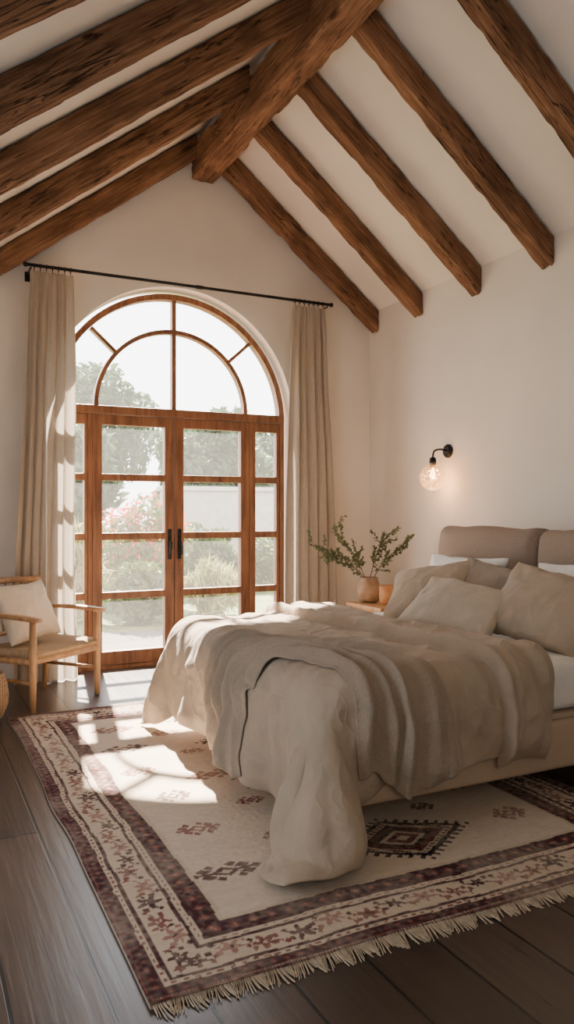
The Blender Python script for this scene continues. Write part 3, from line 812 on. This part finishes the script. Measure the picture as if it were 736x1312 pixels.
# folded back top of the duvet: a flat layer with a clean edge towards the foot
nr, nc = 160, 60
A_, B_ = np.meshgrid(np.linspace(0,1,nc), np.linspace(0,1,nr))
Yf = 2.25+(4.80-2.25)*B_
xl = 2.12+.02*np.sin(B_*5+.5)+.19*(1-B_)**1.3+.010*np.sin(B_*15); xr = 2.60+.03*np.sin(B_*7)-.02*B_
flat = np.stack([xl+(xr-xl)*A_, Yf+.03*np.sin(A_*3)*(1-B_)], -1)
prof = np.clip(1-np.abs(2*A_-1)**16,0,1)**.4*np.clip(B_*30,0,1)**.45*np.clip((1-B_)*14,0,1)**.5
lip = .022*np.exp(-((A_-.09)/.07)**2)
wr = np.array([[.6*noise.noise(Vector((flat[i,j,0]*5,flat[i,j,1]*3.5,3)))+1.0*max(0,ridged(A_[i,j]*2.6+.3*noise.noise(Vector((flat[i,j,1]*2,4,4))),flat[i,j,1]*1.1,7))**3+.7*max(0,ridged(flat[i,j,0]*9,flat[i,j,1]*8+2,11))**3 for j in range(nc)] for i in range(nr)])
fo = overlay('duvet_fold', flat, prof*(.046+lip+.013*wr)-.012, M['linen'], duvet, 0, 8)
fo['label'] = 'folded back top band of the duvet'
md = fo.modifiers.new('sub','SUBSURF'); md.levels = 1; md.render_levels = 1
# throw blanket
nr, nc = 160, 90
b0, b1, b2, b3 = map(np.array, ((.98,3.50),(1.70,3.62),(1.80,3.25),(1.80,2.27)))
tt = np.linspace(0,1,nr)[:,None]
cl = b0*(1-tt)**3+3*b1*tt*(1-tt)**2+3*b2*tt**2*(1-tt)+b3*tt**3
tg = np.gradient(cl,axis=0); tg /= np.linalg.norm(tg,axis=1,keepdims=True); nn = np.stack([-tg[:,1],tg[:,0]],1)
wd = np.interp(tt[:,0], [0,.35,.6,1], [.56,.56,.48,.44])
ss = np.linspace(-.5,.5,nc)
sv = ss[None,:]+np.array([[.14*noise.noise(Vector((t*3.2,s*1.5,31)))+.05*noise.noise(Vector((t*9,s*2,41))) for s in ss] for t in tt[:,0]])
flat = cl[:,None,:]+nn[:,None,:]*(sv*wd[:,None])[...,None]
endj = .04*np.sin(ss*7+1)+.06*ss+.010*np.sin(ss*23)
flat[...,:] += (tg[:,None,:]*endj[None,:,None])*(np.abs(tt*2-1)**3)[...,None]
hh = np.zeros((nr,nc))
for i in range(nr):
    for j in range(nc):
        s, t = ss[j], tt[i,0]
        ph = 2*PI*(4.2*s + .9*noise.noise(Vector((t*2.2,s*2.4,4))) + .22*noise.noise(Vector((t*6,s*4,8))))
        f = (.5+.5*math.sin(ph))**1.3
        amp = .042*(.75+1.3*noise.noise(Vector((t*2.6,s*3,17))))
        ed = min(1,(.5-abs(s))*8)
        hh[i,j] = max(.004, .006 + max(0,amp)*f*(.25+.75*ed) + .011*ed*max(0,ridged(s*3+t*2.5,t*4,6))**3 + .006*ed*max(0,ridged(s*7-t*4,t*9,9))**3)
hug = np.tile(np.clip(1-(.5-np.abs(ss))*5,0,1)[None,:], (nr,1))
thr = thing('throw_blanket', 'greige woven throw blanket bunched across the foot corner of the bed', 'blanket', (1.8,3.1,.72))
o = overlay('throw_cloth', flat, hh, M['throw'], thr, .008, 8, hug)
md = o.modifiers.new('sub','SUBSURF'); md.levels = 1; md.render_levels = 1

# ---- pillows
def pillow(label, c, w, h, t, az, lean, m, seed, roll=0, name='pillow', group='pillows on the bed'):
    o = bm_obj(name, pillow_mesh(w,h,t,seed), m, None, True)
    o.matrix_world = frame_mat(c, az, lean, roll)
    return tag(o, label, 'pillow', group)
pillow('white sleeping pillow standing behind the taupe pillow, against the left headboard cushion', (3.26,4.08,.86), .76, .43, .15, 180, 20, M['white_cotton'], 1)
pillow('white sleeping pillow against the right headboard cushion, behind the large beige pillow', (3.26,3.02,.87), .80, .45, .15, 180, 20, M['white_cotton'], 2, 4)
pillow('taupe pillow half hidden between the two beige pillows', (3.12,3.68,.855), .56, .42, .16, 184, 30, M['pillow_grey'], 3, -8)
pillow('beige linen pillow on the far side of the bed, closest to the nightstand', (2.98,4.03,.845), .60, .42, .19, 196, 40, M['pillow_linen'], 4, 12)
pillow('large beige linen pillow on the near side of the bed', (2.99,3.06,.85), .66, .46, .21, 190, 40, M['pillow_linen'], 5, -9)
pillow('small light linen cushion lying in front of all the other pillows', (2.76,3.48,.81), .60, .41, .18, 204, 52, M['pillow_light'], 6, -10)

# ------------------------------------------------------------------ nightstand with vase
ns = thing('nightstand', 'small wooden nightstand between bed and window wall', 'nightstand', (3.70,5.57,0))
bm = bmesh.new(); bx(bm, 3.44,3.96,5.30,5.86,.535,.57,.008); bm_obj('table_top', bm, M['oak'], ns)
bm = bmesh.new(); bx(bm, 3.47,3.93,5.33,5.83,.34,.534,.004); bm_obj('drawer_box', bm, M['oak'], ns)
bm = bmesh.new(); bx(bm, 3.458,3.469,5.35,5.81,.36,.52,.003); dr = bm_obj('drawer_front', bm, M['oak'], ns)
bm = bmesh.new(); bmesh.ops.create_uvsphere(bm, u_segments=12, v_segments=8, radius=.014, matrix=Matrix.Translation((3.447,5.58,.44))); kb = bm_obj('knob', bm, M['black'], None, True); kb.parent = dr
for x in (3.49,3.91):
    for y in (5.35,5.81):
        bm = bmesh.new(); tube(bm, [(x,y,0),(x,y,.345)], [.014,.02], 12); bm_obj('leg', bm, M['oak'], ns)
VX, VY, VZ = 3.60, 5.73, .571
bm = bmesh.new()
lathe(bm, [(.065,0),(.088,.02),(.106,.08),(.104,.135),(.082,.18),(.074,.20),(.080,.215),(.072,.215),(.064,.20),(.07,.175),(.085,.13),(.085,.06),(.05,.012)], (VX,VY,VZ), 36)
tag(bm_obj('vase', bm, M['vase'], None, True), 'round tan stoneware vase holding leafy branches on the nightstand', 'vase')
CUX, CUY = 3.64, 5.52
cup = thing('candle', 'amber clay candle cup beside the vase on the nightstand', 'candle', (CUX,CUY,VZ))
bm = bmesh.new(); lathe(bm, [(.045,0),(.055,.01),(.062,.05),(.064,.16),(.058,.16),(.056,.13),(.01,.128)], (CUX,CUY,VZ), 30); bm_obj('candle_cup', bm, M['cup'], cup, True)
bm = bmesh.new(); lathe(bm, [(.01,.129),(.053,.131),(.052,.137),(.01,.138)], (CUX,CUY,VZ), 24); cw = bm_obj('wax', bm, M['wax'], cup, True)

def sprig(label, tip, bend, seed):
    r = random.Random(seed)
    p0 = Vector((VX+r.uniform(-.02,.02), VY+r.uniform(-.02,.02), VZ+.03)); p1 = Vector((VX+r.uniform(-.03,.03),VY+r.uniform(-.02,.02),VZ+.21)); p3 = Vector(tip); p2 = p1.lerp(p3,.5)+Vector(bend)
    t = thing('leafy_branch', label, 'branch', tuple(p0), 0, 'leafy branches in the stoneware vase')
    def bz(s): 
        pts = [p0,p1,p2,p3]; u = 1-s
        return pts[0]*u**3+pts[1]*3*s*u*u+pts[2]*3*s*s*u+pts[3]*s**3
    bm = bmesh.new(); tube(bm, [bz(i/16) for i in range(17)], [.0042-.0028*i/16 for i in range(17)], 6)
    anchors = []
    for i in range(11):
        s = .41+.57*i/10; a = bz(s); dd = (bz(min(1,s+.03))-bz(s-.03)).normalized()
        sdv = Vector((r.uniform(-1,1),r.uniform(-1,1),r.uniform(-.5,1))).normalized()
        e = a+(dd*.5+sdv*.85).normalized()*r.uniform(.09,.20)
        tube(bm, [a,a.lerp(e,.5)+Vector((0,0,.006)),e], [.002,.0016,.001], 5); anchors.append((a,e))
    bm_obj('stem', bm, M['twig'], t, True)
    vs, fs = [], []
    def leaf_(p, dirv, L, w):
        dirv = dirv.normalized(); sd = dirv.cross(Vector((r.uniform(-1,1),r.uniform(-1,1),r.uniform(-1,1)))).normalized(); nm = sd.cross(dirv)
        b = len(vs)
        vs.extend([p, p+dirv*L*.3+sd*w-nm*.002, p+dirv*L*.75+sd*w*.8, p+dirv*L, p+dirv*L*.75-sd*w*.8, p+dirv*L*.3-sd*w-nm*.002, p+dirv*L*.5+nm*.004])
        for k in range(6): fs.append((b+k, b+(k+1)%6, b+6))
    for a, e in anchors + [(bz(.55),bz(1.0))]*2:
        for k in range(12):
            p = a.lerp(e, .25+.8*k/12)
            leaf_(p, (e-a).normalized()*.5+Vector((r.uniform(-1,1),r.uniform(-1,1),r.uniform(-.8,1)))*.85, r.uniform(.024,.038), r.uniform(.008,.012))
    py_obj('leaves', vs, fs, M['olive'], t)
sprig('leafy branch reaching farthest left from the vase', (3.12,5.88,1.07), (-.02,0,.10), 1)
sprig('leafy branch rising up to the left above the vase', (3.30,5.82,1.18), (.03,0,.06), 2)
sprig('leafy branch rising nearly upright to the right of the vase', (3.74,5.66,1.15), (-.02,0,.04), 3)
sprig('leafy branch leaning farthest right over the candle cup', (3.90,5.60,1.05), (-.02,0,.10), 4)
sprig('short low leafy branch drooping left of the vase', (3.22,5.72,.95), (.0,0,.10), 5)

# ------------------------------------------------------------------ wall lamp
LY, LZ, LX = 5.30, 1.865, XR
wl = thing('wall_lamp', 'black wall sconce with textured glass globe, lit, above the nightstand', 'wall lamp', (LX,LY,LZ))
bm = bmesh.new(); lathe(bm, [(.058,0),(.058,.012),(.05,.024),(.018,.03)], (0,0,0), 28)
bmesh.ops.transform(bm, matrix=Matrix.Translation((LX-.002,LY,LZ)) @ Matrix.Rotation(-PI/2,4,'Y'), verts=bm.verts[:]); bm_obj('backplate', bm, M['black'], wl, True)
bm = bmesh.new()
tube(bm, [(LX-.02,LY,LZ)]+[(LX-.02-.13*t, LY, LZ+.012*math.sin(t*PI)) for t in (.25,.5,.75)]+[(LX-.15,LY,LZ-.004),(LX-.162,LY,LZ-.03),(LX-.165,LY,LZ-.06)], .008, 10); bm_obj('arm', bm, M['black'], wl, True)
GX = LX-.165; GZ = LZ-.225
bm = bmesh.new(); lathe(bm, [(.012,.17),(.026,.16),(.03,.12),(.024,.11),(.02,.085)], (GX,LY,GZ-.0), 20); bm_obj('socket', bm, M['black'], wl, True)
bm = bmesh.new()
prof = [(.11*math.sin(a), .11*math.cos(a)) for a in np.linspace(.26,PI-.02,24)]
rings = []
for r_, z_ in [(.03,.125)]+prof:
    rings.append([bm.verts.new((GX+r_*math.cos(2*PI*k/36), LY+r_*math.sin(2*PI*k/36), GZ+z_)) for k in range(36)])
for i in range(len(rings)-1):
    for k in range(36): bm.faces.new((rings[i][k],rings[i][(k+1)%36],rings[i+1][(k+1)%36],rings[i+1][k]))
bm_obj('globe_shade', bm, M['globe'], wl, True)
bm = bmesh.new(); lathe(bm, [(.010,.08),(.012,.06),(.022,.035),(.024,.015),(.016,-.005),(.004,-.012)], (GX,LY,GZ), 18); bm_obj('bulb', bm, M['bulb'], wl, True)
ld = bpy.data.lights.new('sconce_light','POINT'); ld.energy = 5; ld.color = (1,.50,.20); ld.shadow_soft_size = .03
lo = bpy.data.objects.new('sconce_light', ld); COL.objects.link(lo); lo.location = (GX,LY,GZ-.05)

# ------------------------------------------------------------------ armchair, cushion, basket
fz = math.atan2(-.79,.61)
CHX, CHY = .872, 5.79
ch = thing('armchair', 'light oak armchair with woven seat in front of the left curtain', 'chair', (CHX,CHY,0), fz, None, True)
HW, FD = .325, .235
for s in (-1,1):
    bm = bmesh.new(); tube(bm, [(FD,s*HW,0),(FD,s*HW,.35),(FD,s*HW,.615)], [.02,.027,.023], 14); bm_obj('leg', bm, M['oak'], ch, True)
    bm = bmesh.new(); tube(bm, [(-FD-.03,s*HW*.94,0),(-FD,s*HW*.94,.36),(-FD-.045,s*HW*.94,.62),(-FD-.09,s*HW*.94,.86)], [.019,.025,.023,.018], 14); bm_obj('leg', bm, M['oak'], ch, True)
    bm = bmesh.new()
    prev_ = None
    for i in range(13):
        t = i/12; x = FD+.05-(2*FD+.10)*t; z = .628+.012*math.sin(t*PI); w = .027+.014*math.sin(PI*min(1,t*1.3+.1)); y = s*(HW-.012*t)
        q = [bm.verts.new(v) for v in ((x,y-w,z-.014),(x,y+w,z-.014),(x,y+w,z+.010),(x,y-w,z+.010))]
        if prev_:
            for k in range(4): bm.faces.new((prev_[k],prev_[(k+1)%4],q[(k+1)%4],q[k]))
        else: bm.faces.new(q)
        prev_ = q
    bm.faces.new(prev_[::-1]); bm_obj('armrest', bm, M['oak'], ch, True)
    bm = bmesh.new(); tube(bm, [(FD,s*HW,.345),(-FD,s*HW*.94,.335)], .023, 10); tube(bm, [(FD,s*HW,.2),(-FD-.01,s*HW*.94,.2)], .013, 10); bm_obj('side_rail', bm, M['oak'], ch, True)
bm = bmesh.new(); tube(bm, [(FD,-HW,.35),(FD,HW,.35)], .025, 10); bm_obj('front_rail', bm, M['oak'], ch, True)
bm = bmesh.new(); tube(bm, [(-FD,-HW*.94,.33),(-FD,HW*.94,.33)], .02, 10); bm_obj('rear_rail', bm, M['oak'], ch, True)
V = []
for i in range(13):
    for j in range(17):
        u, v = -1+2*i/12, -1+2*j/16
        V.append((FD*1.08*u, HW*.99*v, .395-.018*(1-u*u)*(1-v*v)-.016*max(0,abs(u)-.9)*10))
o = py_obj('seat', V, grid_faces(13,17), M['seat_weave'], ch); sm = o.modifiers.new('sol','SOLIDIFY'); sm.thickness = .05; sm.offset = 0
bm = bmesh.new()
tube(bm, [(-FD-.088-.03*(1-(t*2-1)**2), (t*2-1)*HW*.96, .835+.01*(1-(t*2-1)**2)) for t in np.linspace(0,1,11)], .023, 10); bm_obj('top_rail', bm, M['oak'], ch, True)
bm = bmesh.new()
tube(bm, [(-FD-.03-.02*(1-(t*2-1)**2), (t*2-1)*HW*.93, .47) for t in np.linspace(0,1,11)], .016, 10); bm_obj('lower_back_rail', bm, M['oak'], ch, True)
for k in range(7):
    y = -.24+.08*k
    bm = bmesh.new(); c_ = 1-(y/HW)**2
    tube(bm, [(-FD-.03-.02*c_,y,.475),(-FD-.09-.03*c_,y,.835)], .009, 8); bm_obj('spindle', bm, M['oak'], ch, True)
# cushion leaning on the chair back
mw = Matrix.Translation((CHX,CHY,0)) @ Matrix.Rotation(fz,4,'Z')
o = bm_obj('cushion', pillow_mesh(.50,.44,.17,31), M['cream_cushion'], None, True)
o.matrix_world = mw @ frame_mat((-.11,-.03,.635), 0, 24, 4)
tag(o, 'cream cushion leaning on the back of the armchair', 'cushion')
BKX, BKY = .40, 5.36
bk = thing('basket', 'round woven wicker basket on the floor beside the armchair', 'basket', (BKX,BKY,0))
bm = bmesh.new()
lathe(bm, [(.13,.002),(.165,.03),(.196,.11),(.200,.17),(.192,.24),(.17,.30),(.162,.30),(.183,.24),(.191,.17),(.187,.11),(.158,.04),(.05,.02)], (BKX,BKY,0), 40); bm_obj('basket_body', bm, M['basket'], bk, True)
bm = bmesh.new(); tube(bm, [(BKX+.166*math.cos(a),BKY+.166*math.sin(a),.302) for a in np.linspace(0,2*PI,41)], .012, 8, False); bm_obj('rim', bm, M['basket'], bk, True)

# ------------------------------------------------------------------ garden outside
bm = bmesh.new(); bx(bm, -15,30,YB+WT+.01,50,-.16,-.06); tag(bm_obj('ground', bm, M['patio']), kind='structure')
bm = bmesh.new(); bx(bm, 4.3,12,14,14.25,-.06,1.75,.02); bx(bm,4.25,12.05,13.95,14.3,1.75,1.83,.01)
tag(bm_obj('garden_wall', bm, M['gwall']), 'white rendered garden wall seen through the right door leaf', 'garden wall')
def foliage(name, c, rad, n, L, m, par, seed, up=0):
    r = np.random.default_rng(seed)
    d_ = r.normal(size=(n,3)); d_ /= np.linalg.norm(d_,axis=1,keepdims=True)
    rr = r.random((n,1))**.4
    lump = 1+.25*np.sin(d_[:,:1]*5+seed)*np.cos(d_[:,2:3]*4+seed*2)
    p = np.array(c)+d_*rr*lump*np.array(rad)
    a = r.normal(size=(n,3))*(1,1,1+up) + (0,0,up*.6); a /= np.linalg.norm(a,axis=1,keepdims=True); b = np.cross(a,r.normal(size=(n,3))); b /= np.linalg.norm(b,axis=1,keepdims=True)
    s = L*(.6+.8*r.random((n,1)))
    wf = .4 if up == 0 else .1
    vs = np.stack([p-a*s, p-b*s*wf, p+a*s, p+b*s*wf],1).reshape(-1,3)
    vs[:,2] = np.maximum(vs[:,2],-.05)
    return py_obj(name, vs.tolist(), [(4*i,4*i+1,4*i+2,4*i+3) for i in range(n)], m, par, False)
def shrub(label, x, y, rx, rz, n, L, m, seed, bloom=0, cat='shrub', up=0):
    t = thing('shrub', label, cat, (x,y,-.06), 0, 'garden shrubs')
    foliage('foliage', (x,y,rz*.85), (rx,rx*.8,rz), n, L, m, t, seed, up)
    bm = bmesh.new()
    for k in range(5):
        a = k*1.3; tube(bm, [(x,y,-.06),(x+.3*rx*math.cos(a),y+.3*rx*math.sin(a),rz*.8)], [.02,.008], 6)
    bm_obj('stem', bm, M['bark'], t)
    if bloom: foliage('blossom', (x,y,rz*1.1), (rx*1.05,rx*.8,rz*.85), bloom, L*.7, M['blossom'], t, seed+50)
shrub('pink flowering shrub seen through the left door leaf', 3.1, 11.2, .7, .80, 3200, .06, M['shrub2'], 1, 1700)
shrub('low green shrub at the patio edge, in front of the pink blossom', 2.65, 9.6, .5, .40, 2400, .06, M['shrub'], 2)
shrub('golden ornamental grass seen at the far left of the door glass', 1.75, 10.2, .5, .6, 2200, .16, M['grass'], 3, 0, 'shrub', 1.5)
shrub('green shrub in front of the white garden wall', 4.55, 12.4, .65, .62, 2800, .07, M['shrub'], 4)
shrub('small pale shrub at the right end of the garden wall view', 6.1, 13.0, .6, .5, 2000, .06, M['shrub2'], 5)
shrub('golden ornamental grass right of the low green shrub', 3.75, 9.9, .38, .36, 1500, .14, M['grass'], 6, 0, 'shrub', 1.5)
def tree(label, x, y, r_, h, n, seed):
    t = thing('tree', label, 'tree', (x,y,-.06), 0, 'trees beyond the garden')
    foliage('foliage', (x,y,h-r_), (r_,r_*.8,r_), n, .16, M['tree'], t, seed)
    bm = bmesh.new(); tube(bm, [(x,y,-.06),(x+.1,y,h*.35),(x,y,h-r_*.8)], [.22,.17,.08], 10); bm_obj('trunk', bm, M['bark'], t, True)
tree('tall hazy tree rising into the left half of the fanlight', 5.6, 27, 2.4, 6.6, 7500, 21)
tree('broad hazy tree behind the white garden wall', 7.6, 20.5, 1.7, 4.1, 7000, 22)
tree('rounded hazy tree behind the right sidelight', 12.6, 26, 2.0, 4.6, 6000, 23)
tree('low hazy tree behind the pink shrub', 3.4, 20, 1.5, 3.6, 6000, 24)

# ------------------------------------------------------------------ light
w = bpy.data.worlds.new('sky'); scene.world = w; w.use_nodes = True
nt = w.node_tree; bg = nt.nodes['Background']
tc = N(nt,'ShaderNodeTexCoord'); sx = N(nt,'ShaderNodeSeparateXYZ'); nt.links.new(tc.outputs['Generated'], sx.inputs[0])
nt.links.new(ramp(nt, sx.outputs['Z'], [(.0,(1,.975,.94)),(.6,(.84,.91,1))]), bg.inputs['Color'])
bg.inputs['Strength'].default_value = 6.2
sl = bpy.data.lights.new('sun','SUN'); sl.energy = 62; sl.angle = math.radians(1.0); sl.color = (1,.87,.72)
so = bpy.data.objects.new('sun', sl); COL.objects.link(so)
so.rotation_euler = Vector((-.17,-1,-.95)).to_track_quat('-Z','Y').to_euler(); so.location = (3,10,8)
pl = bpy.data.lights.new('window_portal','AREA'); pl.shape = 'RECTANGLE'; pl.size = 2.3; pl.size_y = 3.35; pl.cycles.is_portal = True
po = bpy.data.objects.new('window_portal', pl); COL.objects.link(po); po.location = (CX,YB+WT+.02,1.66); po.rotation_euler = Vector((0,-1,0)).to_track_quat('-Z','Y').to_euler()
def area(name, loc, dirv, sx_, sy_, e, c):
    l = bpy.data.lights.new(name,'AREA'); l.shape = 'RECTANGLE'; l.size = sx_; l.size_y = sy_; l.energy = e; l.color = c
    o = bpy.data.objects.new(name, l); COL.objects.link(o); o.location = loc; o.rotation_euler = Vector(dirv).to_track_quat('-Z','Z').to_euler()
area('room_fill', (.6,-1.0,1.9), (.35,1,.12), 2.6, 1.6, 18, (1,.95,.90))
area('side_fill', (-1.1,2.6,1.15), (1,.15,-.05), 2.2, 1.1, 32, (.74,.87,1))  # cool fill lamp added by the left wall, which has no window
scene.view_settings.exposure = .44

# ------------------------------------------------------------------ camera
cam = bpy.data.cameras.new('camera'); cam.sensor_fit = 'VERTICAL'; cam.sensor_height = 36; cam.lens = 996/1312*36; cam.clip_start = .05
co = bpy.data.objects.new('camera', cam); COL.objects.link(co)
co.location = (0,0,1.35); co.rotation_euler = (PI/2,0,-math.radians(26.1))
scene.camera = co
for o in bpy.data.objects:
    for k in ('_loc','_local'):
        if k in o: del o[k]
